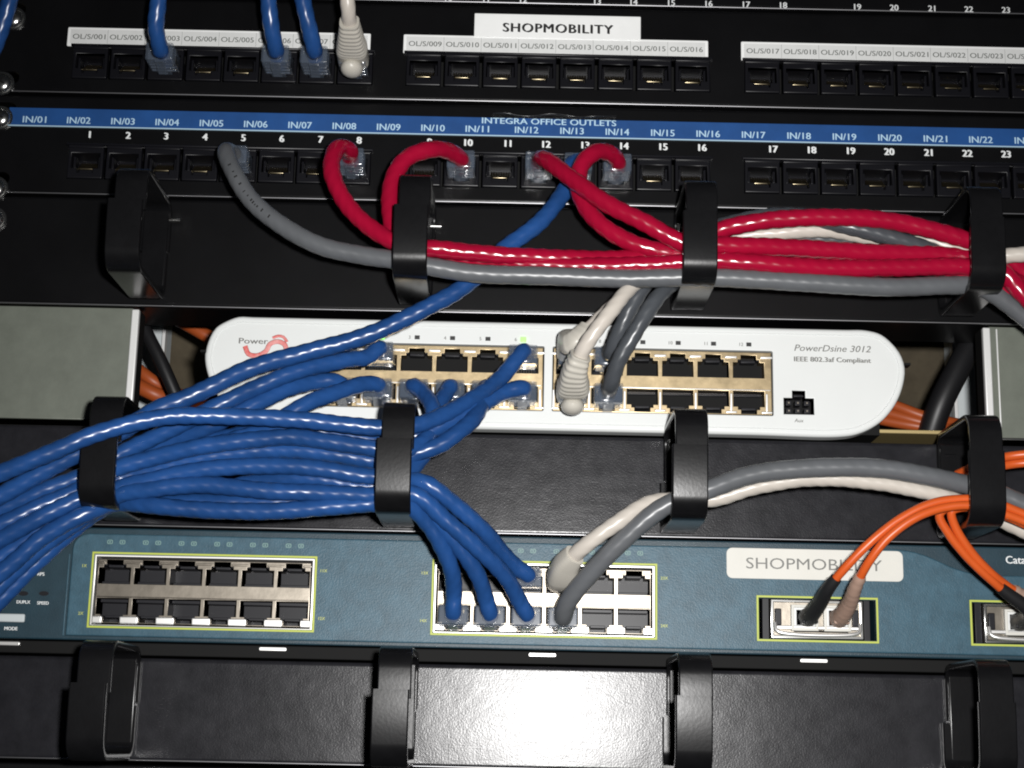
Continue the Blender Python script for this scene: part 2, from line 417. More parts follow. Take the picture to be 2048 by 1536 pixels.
# ---------------------------------------------------------------- cable managers with their rings
def ring_meshes(h=42.0, dp=48.0, w_=12.0):
    """closed loop seen from the side, origin at the middle of its foot on the panel"""
    hw, th = w_/2, 2.2
    def strip(path, wd=hw, t=th, dx=0):
        m = MB(); pts = [Vector(p) for p in path]; n = len(pts)
        # swept rectangle in the YZ plane with slightly rounded long edges
        prof = []
        for i, (a, b) in enumerate([(-wd+0.5, -t/2), (wd-0.5, -t/2), (wd-0.15, -t/2+0.15), (wd, -t/2+0.5), (wd, t/2-0.5), (wd-0.15, t/2-0.15), (wd-0.5, t/2), (-wd+0.5, t/2), (-wd+0.15, t/2-0.15), (-wd, t/2-0.5), (-wd, -t/2+0.5), (-wd+0.15, -t/2+0.15)]): prof.append((a, b))
        k = len(prof); vs = []
        for i in range(n):
            tan = (pts[min(i+1, n-1)]-pts[max(i-1, 0)]).normalized(); nrm = Vector((0, -tan.z, tan.y))
            for a, b in prof: vs.append(pts[i]+Vector((a+dx, 0, 0))+nrm*b)
        F4 = lambda js: [(i*k+j, (i+1)*k+j, (i+1)*k+(j+1) % k, i*k+(j+1) % k) for i in range(n-1) for j in js]
        m.add(vs, F4((0,)), True); m.add(vs, F4((6,)), True)
        m.add(vs, F4([j for j in range(k) if j not in (0, 6)]), True); m.add(vs[:k], [tuple(range(k))]); m.add(vs[-k:], [tuple(range(k-1, -1, -1))])
        return m
    def arc(cy, cz, r, a0, a1, n=6):
        return [(0, cy+r*math.cos(math.radians(a0+(a1-a0)*i/n)), cz+r*math.sin(math.radians(a0+(a1-a0)*i/n))) for i in range(n+1)]
    H = h/2
    # foot plate, upper arm and upper part of the front
    up = strip([(0, -1.2, 0)] + [(0, -1.2, H-9)] + arc(-7.2, H-7.2, 6, 0, 90) + arc(-dp+9, H-8.2, 7, 90, 180) + [(0, -dp+2, 8), (0, -dp+2, 2.5)])
    up.box(-hw+1, hw-1, -3.0, 0, -H+2, H-2, bev=0.5)
    lo = strip([(0, -1.6, -1)] + [(0, -1.6, -H+9)] + arc(-7.6, -H+7.2, 6, 0, -90) + arc(-dp+7.0, -H+8.7, 7.6, -90, -175) + [(0, -dp-1.0, -5), (0, -dp-1.3, 0), (0, -dp-1.2, 5.5)], wd=hw+0.5, t=2.6, dx=-1.0)
    return up.data('cable_ring', RINGM), lo.data('clasp', RINGM)
RU, RL = ring_meshes()
def manager(label, zb, zt, us, vr, zc, m=SATIN, r=1.6, pins=()):
    t = thing('cable_manager', label, 'cable manager', (XC, 0, zb), 'cable managers with rings')
    b = MB().prism(rect(XL, XR, zb, zt), [], 0.0, 1.8, r=r)
    b.box(XL, XR, 1.6, 30, zt-1.7, zt-0.1); b.box(XL, XR, 1.6, 30, zb+0.1, zb+1.7)
    b.build('back_panel', m, t); edge_glint(t, zb)
    for u, v in pins:
        p = P(u, v, -2); MB().sweep([(p.x-2.2, -2.2, p.z), (p.x+2.2, -2.2, p.z)], 1.0, n=12).build('mount_pin', CHROME if len(pins) == 3 else RINGM, t)
    for u in us:
        x = X(u, vr, -48)
        rg = link('cable_ring', RU, t, Vector((x, 0, zc))-ORG[t.name])
        link('clasp', RL, rg)
    return t
zc1, zc2, zc3 = Z(1400, 453, -48), Z(1390, 921, -48), Z(1392, 1424, -48)
m1 = manager('cable manager carrying red, grey and cream cables between the patch panels and the white injector', z_m1b, z_p2b-0.5, [252, 826, 1405, 1979], 480, zc1, BLACK, pins=((872, 453), (1364, 464), (350, 441)))
m2 = manager('cable manager between the white injector and the teal switch, blue bundle in its rings', z_m2b, z_m2t-0.6, [203, 793, 1385, 1977], 930, zc2, pins=((1348, 907), (1900, 912)))
m3 = manager('empty bottom cable manager under the teal switch with a bright flash glare', z_m3b, z_m3t, [180, 786, 1393, 1998], 1430, zc3)
bz = thing('blanking_plate', 'black blank panel at the bottom edge of the picture', 'blank panel', (XC, 0, z_m3b-40))
MB().prism(rect(XL, XR, z_m3b-45, z_m3b-1.4), [], 0.5, 20, r=0.7).build('faceplate', BLACK, bz)

# ---------------------------------------------------------------- brackets beside the injector
zt_, zb_ = z_m1b-0.4, Z(120, 838, 2)
for side, (ue, s) in enumerate(((265, 1), (1976, -1))):
    xe = X(ue-(9 if s > 0 else -7), 735, 1)
    t = thing('mounting_bracket', ['galvanised bracket plate left of the white injector with a bright folded edge', 'galvanised bracket plate right of the white injector with a bright folded edge'][side], 'bracket', (xe, 2, zb_), 'galvanised brackets flanking the injector')
    xo = XL+2 if s > 0 else XR-2
    a, b = min(xo, xe), max(xo, xe)
    MB().prism(rect(a, b, zb_, zt_), [], 2.0, 3.4, r=0.4).build('plate', GALV, t)
    m = MB().box(xe-0.2 if s > 0 else xe-2.8, xe+2.8 if s > 0 else xe+0.2, 0.9, 3.4, zb_+1.5, zt_-0.6, bev=0.5); m.build('fold_or_edge_glint', RAILEDGE, t)
    m = MB().box(xe+1.2 if s > 0 else xe-2.8, xe+2.8 if s > 0 else xe-1.2, 3.5, 12, zb_+1.5, zt_-0.6); m.build('side_flange', DULL, t)
    if s < 0:
        MB().box(xe+2.6, xe+3.2, 1.5, 2.1, zb_+0.5, zt_-1, bev=0.15).build('crease', RAILEDGE, t)
        MB().box(xe+0.5, b, 1.6, 2.1, zb_-0.3, zb_+0.6, bev=0.15).build('bottom_lip', CHROME, t)

# ---------------------------------------------------------------- shelf under the injector
zsh = Z(1800, 862, 6)
t = thing('shelf', 'yellow zinc shelf under the white injector, its edge lit at the right', 'shelf', (XC, 6, zsh-1))
MB().box(X(330, 850), X(1893, 860, 6), 6, 120, zsh-1.0, zsh+0.6, bev=0.3).build('shelf_plate', BRASS, t)

# ---------------------------------------------------------------- white injector
ptsR = [(1500, 652), (1600, 654), (1690, 656), (1731, 659), (1764, 668), (1793, 694), (1805, 713), (1811, 735), (1810, 757), (1802, 787), (1786, 817), (1760, 845), (1720, 866), (1680, 873), (1500, 871), (1000, 862)]
ptsL = [(600, 852), (540, 848), (490, 836), (450, 810), (428, 780), (416, 752), (410, 728), (409, 708), (412, 693), (419, 673), (431, 654), (452, 641), (477, 635), (505, 634), (600, 635), (1000, 642)]
out = [(P(u, v).x, P(u, v).z) for u, v in ptsR+ptsL]
# straighten the long edges
zt_i = zl([(505, 634), (1000, 643), (1600, 655)], -4); zb_i = zl([(1000, 861), (1338, 863), (1500, 868), (1680, 873)], -4)
def smooth_outline():
    res = []
    for u, v in ptsR+ptsL:
        p = P(u, v, -4); z = p.z
        if abs(z-zt_i) < 0.9: z = zt_i
        if abs(z-zb_i) < 0.9: z = zb_i
        res.append((p.x, z))
    sp = spline([(x, 0, z) for x, z in res+[res[0]]], 1.6)
    return [(p.x, p.z) for p in sp[:-1]]
out = smooth_outline()
inj = thing('power_injector', 'white round-ended power injector with twelve port pairs under a PowerDsine print', 'power injector', (X(1110, 760), 0, zb_i))
def step_hole(x, z, w_=11.8, h=7.4, up=True, n1=6.2, n2=3.2):
    a, b, c = w_/2, n1/2, n2/2
    l = [(-a, 0), (a, 0), (a, h-1.4), (b+1.2, h-1.4), (b+1.2, h-0.2), (b, h-0.2), (b, h+1.6), (-b, h+1.6), (-b, h-0.2), (-b-1.2, h-0.2), (-b-1.2, h-1.4), (-a, h-1.4)]
    l = [(p, q-(h+1.6)/2) for p, q in l]
    return [(x+p, z+(q if up else -q)) for p, q in l]
def port_meshes(up):
    hole = step_hole(0, 0, up=up, w_=12.4, h=7.7)
    b = MB().tube(hole, 0.5, 10.5)
    s = 1 if up else -1
    b.box(-2.9, 2.9, 1.6, 10, s*2.3-0.5, s*2.3+0.5, bev=0.2)          # latch ledge
    b.box(-5.7, 5.7, 4.5, 10.4, -s*4.3-(0.3 if s > 0 else 1.0), -s*4.3+(1.0 if s > 0 else 0.3), bev=0.2)
    b.box(-5.8, -3.2, 0.7, 3.0, s*2.9-0.4, s*2.9+0.4, bev=0.15); b.box(3.2, 5.8, 0.7, 3.0, s*2.9-0.4, s*2.9+0.4, bev=0.15)
    p = MB()
    for i in range(8):
        x = -3.57+1.02*i
        p.sweep([(x, 3.4, -s*3.6), (x, 10.0, -s*0.2)], 0.25, n=6)
    return b.data('port', INNER), p.data('contact_pins', GOLD)
PM = {u: port_meshes(u) for u in (True, False)}
def port_block(root, name, x0, x1, z0, z1, xs, zu, zd, y, m, key, tabs=False, edge=None, plug_y=0.0):
    holes = [step_hole(x, zu, up=True, w_=12.4, h=7.7) for x in xs]+[step_hole(x, zd, up=False, w_=12.4, h=7.7) for x in xs]
    b = MB().prism(rect(x0, x1, z0, z1), holes, y, y+12, r=0.35, hr=0.12)
    blk = b.build(name, m, root)
    for i, x in enumerate(xs):
        for up, z in ((True, zu), (False, zd)):
            PORT[key, 't' if up else 'b', i+1] = Vector((x, y, z))
            o = link('port', PM[up][0], blk, Vector((x, y, z))-ORG[root.name])
    eb = MB().box(x0+0.6, x1-0.6, y-0.32, y+0.2, zd+4.85, zd+5.3, bev=0.18); eb.build('bar_glint', METAL if tabs else METALW, blk, root=root)  # thin strip added along the bar as its bright glint
    if tabs:
        tb = MB(); lv = MB(); half = (xs[1]-xs[0])/2
        ex = [xs[0]-half]+[x+half for x in xs]
        for i, x in enumerate(ex):
            xa, xb = x-half+3.3, x+half-3.3
            if i == 0: xa = x-0.4
            if i == len(ex)-1: xb = x+0.4
            tb.box(xa, xb, y-1.1, y+0.3, zd-5.2, zd-2.3, bev=0.5, rot=Matrix.Rotation(math.radians(4), 3, 'X'))
            lv.box(xa+0.3, xb-0.3, y-0.5, y+0.3, zu+3.1, zu+3.9, bev=0.2)
        tb.build('spring_tabs', METALW, blk, root=root); lv.build('upper_spring_tabs', METAL, blk, root=root)
    return blk
xb1 = [X(u, 760, -2) for u in (690, 761, 832, 903, 974, 1045)]; xb2 = [X(u, 760, -2) for u in (1143, 1214, 1285, 1355, 1426, 1497)]
def lin(l): n = len(l)-1; return [l[0]+(l[-1]-l[0])*i/n for i in range(n+1)]
xb1, xb2 = lin(xb1), lin(xb2)
zu_i, zd_i = Z(1497, 734, -2), Z(1497, 806, -2)
zh0, zh1 = Z(1497, 831, -2), Z(1497, 705, -2)
hx = [(xb1[0]-8, X(1086, 760, -2)), (X(1106, 760, -2), X(1543, 760, -2))]
holes = [rect(a-0.3, b+0.3, zh0-0.3, zh1+0.3, 0.6, 3) for a, b in hx]
xa_, za_ = X(1597, 812, -3), Z(1597, 812, -3)
aux = [(xa_-6, za_-3.6), (xa_+6, za_-3.6), (xa_+6, za_+3), (xa_+2.6, za_+3), (xa_+2.6, za_+6), (xa_-2.6, za_+6), (xa_-2.6, za_+3), (xa_-6, za_+3)]
fp = MB().prism(out, holes+[aux], -4, 3, r=1.6, hr=0.35)
fp.build('faceplate', WHITE, inj)
# shallow raised ridge that follows the rim
inn = offs(ccw(out), -2.6); rg = MB(); L = spline([(x, -4.02, z) for x, z in inn+[inn[0]]], 2.5)
rg.sweep(L, (0.16, 0.32), n=6, closed_ends=False); rg.build('rim_ridge', WHITE, inj)
for a, b in ((X(405, 702), X(416, 702)), (X(1805, 727), X(1816, 727))):
    zz = Z(410, 702, -4) if a < 0 else Z(1810, 728, -4)
    MB().box(a, b, -4.2, 1, zz-0.45, zz+0.45).build('side_notch', DULL, inj)
MB().box(X(470, 760), X(1760, 760), 3.2, 105, zb_i+2.2, zt_i-1.5).build('casing', DULL, inj)
port_block(inj, 'port_shield', hx[0][0], hx[0][1], zh0, zh1, xb1, zu_i, zd_i, -2.6, METALG, 'iA')
port_block(inj, 'port_shield', hx[1][0], hx[1][1], zh0, zh1, xb2, zu_i, zd_i, -2.6, METALG, 'iB')
# shield details: bright springs between the upper latches and beneath the lower ones
for xs in (xb1, xb2):
    m = MB(); half = (xs[1]-xs[0])/2
    for x in [xs[0]-half]+[q+half for q in xs]:
        m.box(x-2.4, x+2.4, -3.1, -2.3, zu_i+3.2, zu_i+4.2, bev=0.3)
        m.box(x-2.2, x+2.2, -3.0, -2.3, zd_i-4.4, zd_i-3.5, bev=0.3)
        m.box(x-0.45, x+0.45, -2.95, -2.4, zd_i-3.5, zd_i+3.6, bev=0.2)
    m.build('shield_springs', METALW, inj)
aux_in = MB().tube(aux, -3.6, 4)
for i in (-3.6, 0, 3.6):
    for k in (-1.7, 1.5): aux_in.box(xa_+i-1.1, xa_+i+1.1, -1.5, 4, za_+k-1.0, za_+k+1.0, bev=0.2)
aux_in.box(xa_-2, xa_+2, -3.2, 3, za_+3.6, za_+4.4, bev=0.2)
ax = aux_in.build('power_socket', INNER, inj)
pin = MB()
for i in (-3.6, 0, 3.6):
    for k in (-1.7, 1.5): pin.box(xa_+i-0.3, xa_+i+0.3, -1.9, -1.4, za_+k-0.3, za_+k+0.3)
pin.build('pins', METAL, ax, root=inj)
tm = MB(); zled = Z(1357, 686, -4)
text(tm, 'PowerDsine 3012', X(1665, 697, -4), Z(1665, 697, -4), -4, 2.7, width=X(1741, 697)-X(1589, 697), bold=0.012, shear=0.25)
text(tm, 'Power', X(507, 682, -4), Z(507, 682, -4), -4, 2.4, width=11.5, bold=0.03)
text(tm, 'Aux', X(1598, 841, -4), Z(1598, 841, -4), -4, 1.5, shear=0.2, bold=0.02)
tm.build('print', INKG, inj)
tm = MB(); text(tm, 'IEEE 802.3af Compliant', X(1665, 721, -4), Z(1665, 721, -4), -4, 2.0, width=X(1741, 697)-X(1589, 697), bold=0.05); tm.build('small_print', INKG, inj)
led = MB(); nb = MB()
for i, x in enumerate(xb1+xb2):
    zl_ = zled
    if i+1 in (2, 6):
        g = MB().box(x-1.2, x+1.2, -4.5, -3.8, zl_-1.1, zl_+1.1, bev=0.3); g.build('lit_led', LEDG, inj)
    else: MB().box(x-1.0, x+1.0, -4.15, -3.9, zl_-0.8, zl_+0.8).build('led', INKB, inj)
    text(nb, str(i+1), x-3.0, zl_, -4, 1.4, bold=0.02)
nb.build('port_numbers', INKG, inj)
# red ribbon emblem
em = MB()
c = [P(u, v, -4.05) for u, v in ((490, 692), (497, 708), (515, 711), (532, 702), (540, 688), (556, 683), (570, 690), (573, 704))]
em.sweep([Vector((p.x, -4.05, p.z)) for p in spline(c, 1)], (1.0, 0.12), n=8)
c = [P(u, v, -4.05) for u, v in ((545, 676), (556, 672), (567, 674), (574, 684))]
em.sweep([Vector((p.x, -4.05, p.z)) for p in spline(c, 1)], (0.6, 0.12), n=8)
em.build('red_emblem', INKR, inj)

# ---------------------------------------------------------------- network switch
sw = thing('network_switch', 'teal network switch with two blocks of ports outlined in lime', 'network switch', (XC, 0, z_swb))
zst = z_m2b-0.9
zr1, zr0 = Z(1264, 1090, -3), Z(1300, 1296, -3)
yS = -3.0
S = lambda u, v: (X(u, v, yS), Z(u, v, yS))
xrl = X(138, 1180, yS)
curve = [S(1690, 1096), S(1740, 1095), S(1780, 1098), S(1830, 1104), S(1867, 1117), S(1899, 1132), S(1930, 1143), S(1965, 1150)]
curve[0] = (curve[0][0], zr1); curve[1] = (curve[1][0], zr1-0.05)
xe_ = XR-6; zc_ = curve[-1][1]
outl = [(xrl, zr0), (xe_, zr0), (xe_, zc_)] + [(p.x, p.z) for p in spline([(x, 0, z) for x, z in curve], 3)][::-1]
for i in range(7):
    a = math.radians(90+90*i/6); outl.append((xrl+6+6*math.cos(a), zr1-6+6*math.sin(a)))
def q(u, v): return S(u, v)
xsA = lin([X(u, 1230, yS) for u in (222, 294, 366, 437, 509, 583)]); xsB = lin([X(u, 1230, yS) for u in (908, 980, 1050, 1123, 1196, 1268)])
zuS, zdS = zl([(300, 1143), (1268, 1167)], yS), zl([(300, 1222), (1268, 1242)], yS)
blA = (xsA[0]-8.0, xsA[-1]+8.0, zdS-6.0, zuS+6.6); blB = (xsB[0]-8.0, xsB[-1]+8.0, zdS-6.0, zuS+6.6)
g1 = (X(1518, 1240, yS), X(1752, 1240, yS), Z(1640, 1280, yS), Z(1640, 1198, yS)); g2 = (X(1945, 1245, yS), X(2180, 1245, yS), g1[2], g1[3])
hl = [rect(*b) for b in (blA, blB, g1, g2)]
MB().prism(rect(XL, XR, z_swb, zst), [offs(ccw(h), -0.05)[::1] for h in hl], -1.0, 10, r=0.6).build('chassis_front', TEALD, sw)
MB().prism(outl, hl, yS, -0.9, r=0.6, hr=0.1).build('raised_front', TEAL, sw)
MB().box(XL+8, XR-8, 30, 120, z_swb+1, zst-1).build('casing', DULL, sw)
def frame(b, t=0.75):
    a, c, d, e = b
    return MB().prism(rect(a-t-0.15, c+t+0.15, d-t-0.15, e+t+0.15), [rect(a-0.15, c+0.15, d-0.15, e+0.15)], yS-0.35, yS+0.1, r=0.12)
for b in (blA, blB, g1, g2): frame(b).build('lime_outline', LIME, sw)
for b, xs, key in ((blA, xsA, 'sA'), (blB, xsB, 'sB')):
    a, c, d, e = b
    port_block(sw, 'port_shield', a+1.3, c-1.3, d+1.0, e-1.6, xs, zuS, zdS, yS+0.6, METAL, key, tabs=True)
    MB().prism(rect(a, c, d, e), [rect(a+0.8, c-0.8, d+0.35, e-0.8)], yS-0.2, yS+8, r=0.3, hr=0.2).build('shield_rim', METALW, sw)
# module bays: dark box with side guides
for b in (g1, g2):
    a, c, d, e = b
    m = MB().tube(rect(a, c, d, e), yS+0.2, 28); m.build('module_bay', DULL, sw)
    MB().box(a+1.6, a+4.2, yS+2, 26, d, e, bev=0.2).build('bay_guide', INNER, sw); MB().box(c-4.2, c-1.8, yS+2, 26, d, e, bev=0.2).build('bay_guide', INNER, sw)
# printed marks
tm = MB()
for xs in (xsA, xsB):
    for x in xs:
        for dx in (-2.5, 2.3):
            o_ = rect(x+dx-1.1, x+dx+1.1, zr1-4.0, zr1-2.3, 0.5, 2); i_ = rect(x+dx-0.75, x+dx+0.75, zr1-3.7, zr1-2.6, 0.4, 2)
            tm.prism(o_, [i_], yS-0.05, yS, r=0); tm.box(x+dx-0.3, x+dx+0.3, yS-0.05, yS, zr1-3.5, zr1-2.8)
tm.build('port_led_marks', INKT, sw)
tm = MB()
for (a, c, d, e), nm in ((blA, ('1X', '2X', '11X', '12X')), (blB, ('13X', '14X', '23X', '24X'))):
    for k, (x, z) in enumerate(((a-3.6, zuS+2), (a-3.6, zdS-1.5), (c+3.6, zuS+2), (c+3.6, zdS-1.5))): text(tm, nm[k], x, z, yS, 1.2, bold=0.03)
text(tm, '1', X(1638, 1185), Z(1638, 1184, yS), yS, 1.4); tm.build('port_marks', INKY, sw)
tm = MB(); text(tm, 'Catalyst', X(2000, 1122, -1)+9, Z(2022, 1122, -1), -1, 3.0, bold=0.02); 
for s_, u, v, h in (('SYST', 52, 1133, 1.2), ('RPS', 82, 1148, 1.3), ('STAT', 4, 1205, 1.2), ('DUPLX', 47, 1204, 1.2), ('SPEED', 86, 1206, 1.2), ('MODE', 22, 1257, 1.3)):
    text(tm, s_, X(u, v, -1), Z(u, v, -1), -1, h, bold=0.04)
tm.build('white_print', INKW, sw)
tm = MB()
for u, v in ((55, 1151), (10, 1187), (47, 1187), (88, 1187), (20, 1151)):
    p = P(u, v, -1); tm.sweep([(p.x, -1.2, p.z), (p.x, -0.8, p.z)], (1.9, 0.9), n=12)
tm.build('status_led', INNER, sw)
p = P(22, 1236, -1); MB().box(p.x-6, p.x+5.5, -2.2, -0.9, p.z-1.6, p.z+1.6, bev=0.6).build('mode_button', GREYM, sw)
MB().box(xrl-1.6, xrl-1.0, -1.6, -0.9, zr0, zr1-8, bev=0.2).build('panel_ridge', TEAL, sw)
MB().prism(rect(XL+10, XR-10, z_m3t+1.0, z_swb-0.4), [], 2.5, 30, r=0.4).build('chassis_lip', DULL, sw)
for u in (10, 545, 1085, 1628):
    x = X(u, 1300, 1); zz = zl([(1085, 1310)], 1)
    MB().prism(rect(x-5.3, x+5.3, zz-0.7, zz+0.8, 0.5, 2), [], 1.2, 3, r=0.3).build('chassis_tab', METALW, sw)
# sticker on the switch
st = MB(); a, b = q(1453, 1125), q(1806, 1135); zt1, zb1_ = Z(1630, 1099, yS), Z(1630, 1160, yS)
l = rect(a[0], b[0], zb1_, zt1, 2.2, 4); l[6-1+1:12] = l[6:12]
stk = MB().prism(l, [], yS-0.3, yS, r=0.12).build('name_label', CREAMLAB, sw)
tm = MB(); text(tm, 'SHOPMOBILITY', X(1628, 1130, yS), Z(1628, 1130, yS)+0.2, yS-0.3, 4.4, width=X(1762, 1130, yS)-X(1490, 1125, yS), bold=0.0); tm.build('lettering', INKG, stk, root=sw)

# ---------------------------------------------------------------- transceiver modules in the bays
def module(b, label):
    a, c, d, e = b; x0, x1 = X(1541, 1240, yS)-g1[0]+a, X(1727, 1240, yS)-g1[0]+a
    t = thing('transceiver_module', label, 'transceiver module', ((x0+x1)/2, yS, d), 'silver transceiver modules in the switch bays')
    cx = [x0+(X(1609, 1240, yS)-X(1541, 1240, yS)), x0+(X(1674, 1240, yS)-X(1541, 1240, yS))]
    zc = Z(1640, 1236, yS-1)
    hs = [rect(x-4.2, x+4.2, zc-3.9, zc+4.0) for x in cx]
    MB().prism(rect(x0, x1, d+0.2, e-0.3, 0.6, 3), hs, yS+1.0, 24, r=0.4, hr=0.2).build('module_front', METAL, t)
    MB().prism(rect(x0+0.1, x1-0.1, d+0.3, e-0.4), [rect(x0+1.3, x1-1.3, d+1.6, e-1.6)], yS-0.3, yS+1.2, r=0.35, hr=0.3).build('bezel', CHROME, t)
    for x in cx:
        MB().prism(rect(x-5.2, x+5.2, zc-5.0, zc+4.9), [rect(x-4.1, x+4.1, zc-3.8, zc+3.9)], yS-1.2, yS+6, r=0.4, hr=0.3).build('receptacle', CREAMLAB, t)
        MB().prism(rect(x-4.1, x+4.1, zc-3.8, zc+3.9), [rect(x-3.1, x+3.1, zc-2.8, zc+3.0)], yS-0.2, yS+8, r=0.2).build('receptacle_liner', PAPERD, t)
        MB().tube(rect(x-3.1, x+3.1, zc-2.8, zc+3.0), yS, yS+10).build('receptacle_bore', INNER, t)
    MB().box(x0+1.6, x0+4.2, yS-0.6, yS+2, zc-3.0, zc+3.4, bev=0.4).build('latch', INNER, t); MB().box(x1-4.4, x1-1.8, yS-0.6, yS+2, zc-3.0, zc+3.4, bev=0.4).build('latch', INNER, t)
    w1 = MB(); zz = d+2.2
    w1.sweep(spline([(x0+1.5, yS-0.5, zz+4), (x0+2.0, yS-1.6, zz+1), (x0+4.5, yS-2.0, zz), (x1-4.5, yS-2.0, zz), (x1-2.0, yS-1.6, zz+1), (x1-1.5, yS-0.5, zz+4)], 1), 0.75, n=10)
    w1.build('bail_wire', METALW, t)
    MB().box(x0+9, x1-6, yS-0.4, yS+1.2, d+2.9, d+3.6, bev=0.1).build('dark_strip', DULL, t)  # dark strip between the bail wire and the lower bar
    MB().box(x0+2, x1-2, yS-0.9, yS+1.0, d+3.8, d+5.2, bev=0.4).build('lower_bar', METALW, t)
    sl = MB()
    for k in (0.3, 0.5, 0.7): sl.box(x0+(x1-x0)*k-1, x0+(x1-x0)*k+1, yS+0.9, yS+1.1, d+0.6, d+1.2)
    sl.build('slots', DULL, t)
    return cx, zc
cx1, zg = module(g1, 'silver transceiver module below the cream SHOPMOBILITY sticker')
cx2, _ = module(g2, 'silver transceiver module at the right edge, half out of the picture')

# ---------------------------------------------------------------- screws of the left ears
def screw_meshes():
    m = MB(); pr = [(0, 4.3), (0.5, 4.3), (1.3, 4.0), (2.0, 3.3), (2.5, 2.2), (2.7, 0.9), (2.75, 0.01)]
    vs = []; n = 20
    for y, r in pr:
        for k in range(n): a = 2*math.pi*k/n; vs.append((r*math.cos(a), -y, r*math.sin(a)))
    m.add(vs, [(i*n+k, i*n+(k+1) % n, (i+1)*n+(k+1) % n, (i+1)*n+k) for i in range(len(pr)-1) for k in range(n)], True)
    c = MB().box(-1.9, 1.9, -2.9, -2.0, -0.35, 0.35).box(-0.35, 0.35, -2.91, -2.0, -1.9, 1.9)
    wsh = MB().sweep([(0, -0.05, 0), (0, -0.5, 0)], 5.2, n=20)
    return m.data('screw_head', CHROME), c.data('cross_recess', DULL), wsh.data('washer', CHROME)
SM, SC_, SWM = screw_meshes()
for u, v, lb in ((26, 36, 'rack screw at the top left corner behind a blue cable'), (3, 166, 'rack screw in the left ear of the panel with white OL/S labels'), (0, 235, 'rack screw at the left end of the blue label strip'), (-10, 376, 'rack screw in the lower left ear of the blue strip panel'), (-13, 438, 'rack screw in the left ear of the upper cable manager')):
    p = P(u, v, -1)
    s_ = tag(link('rack_screw', SM, None, (p.x, -0.2, p.z), (0, random.random()*3, 0)), lb, 'screw', 'rack screws down the left edge')
    link('washer', SWM, s_); link('cross_recess', SC_, s_)

# ================================================================= cables
def plug_meshes():
    out = {}
    for s in (1, -1):                       # s = 1: latch above, -1: latch below
        b = MB().box(-5.75, 5.75, -8.5, 7, -3.3, 3.3, bev=0.35)
        for yy in (-7.5, -4.6, -1.8):
            for zs in (-1, 1): b.box(-5.0, 5.0, yy-0.6, yy+0.6, zs*3.4-0.45, zs*3.4+0.45, bev=0.3)
        b.box(-5.6, 5.6, -13.6, -8.3, -3.8, 3.8, bev=0.7)
        l = MB().box(-3.0, 3.0, -3.0, 7, s*3.9-0.45, s*3.9+0.45, bev=0.25)
        l.box(-1.9, 1.9, -12.5, -2.6, s*4.6-0.4, s*4.6+0.4, bev=0.2, rot=Matrix.Rotation(math.radians(9*s), 3, 'X'))
        g = MB()
        for i in range(8): g.box(-3.57+1.02*i-0.2, -3.57+1.02*i+0.2, 1, 6.5, -s*2.6-0.7, -s*2.6+0.7)
        out[s] = (b.data('plug', CLEAR), l.data('latch', CLEAR), g.data('contact_blades', GOLD))
    return out
PLUG = plug_meshes()
def to3(p): return P(p[0], p[1], p[2]) if not isinstance(p, Vector) else p
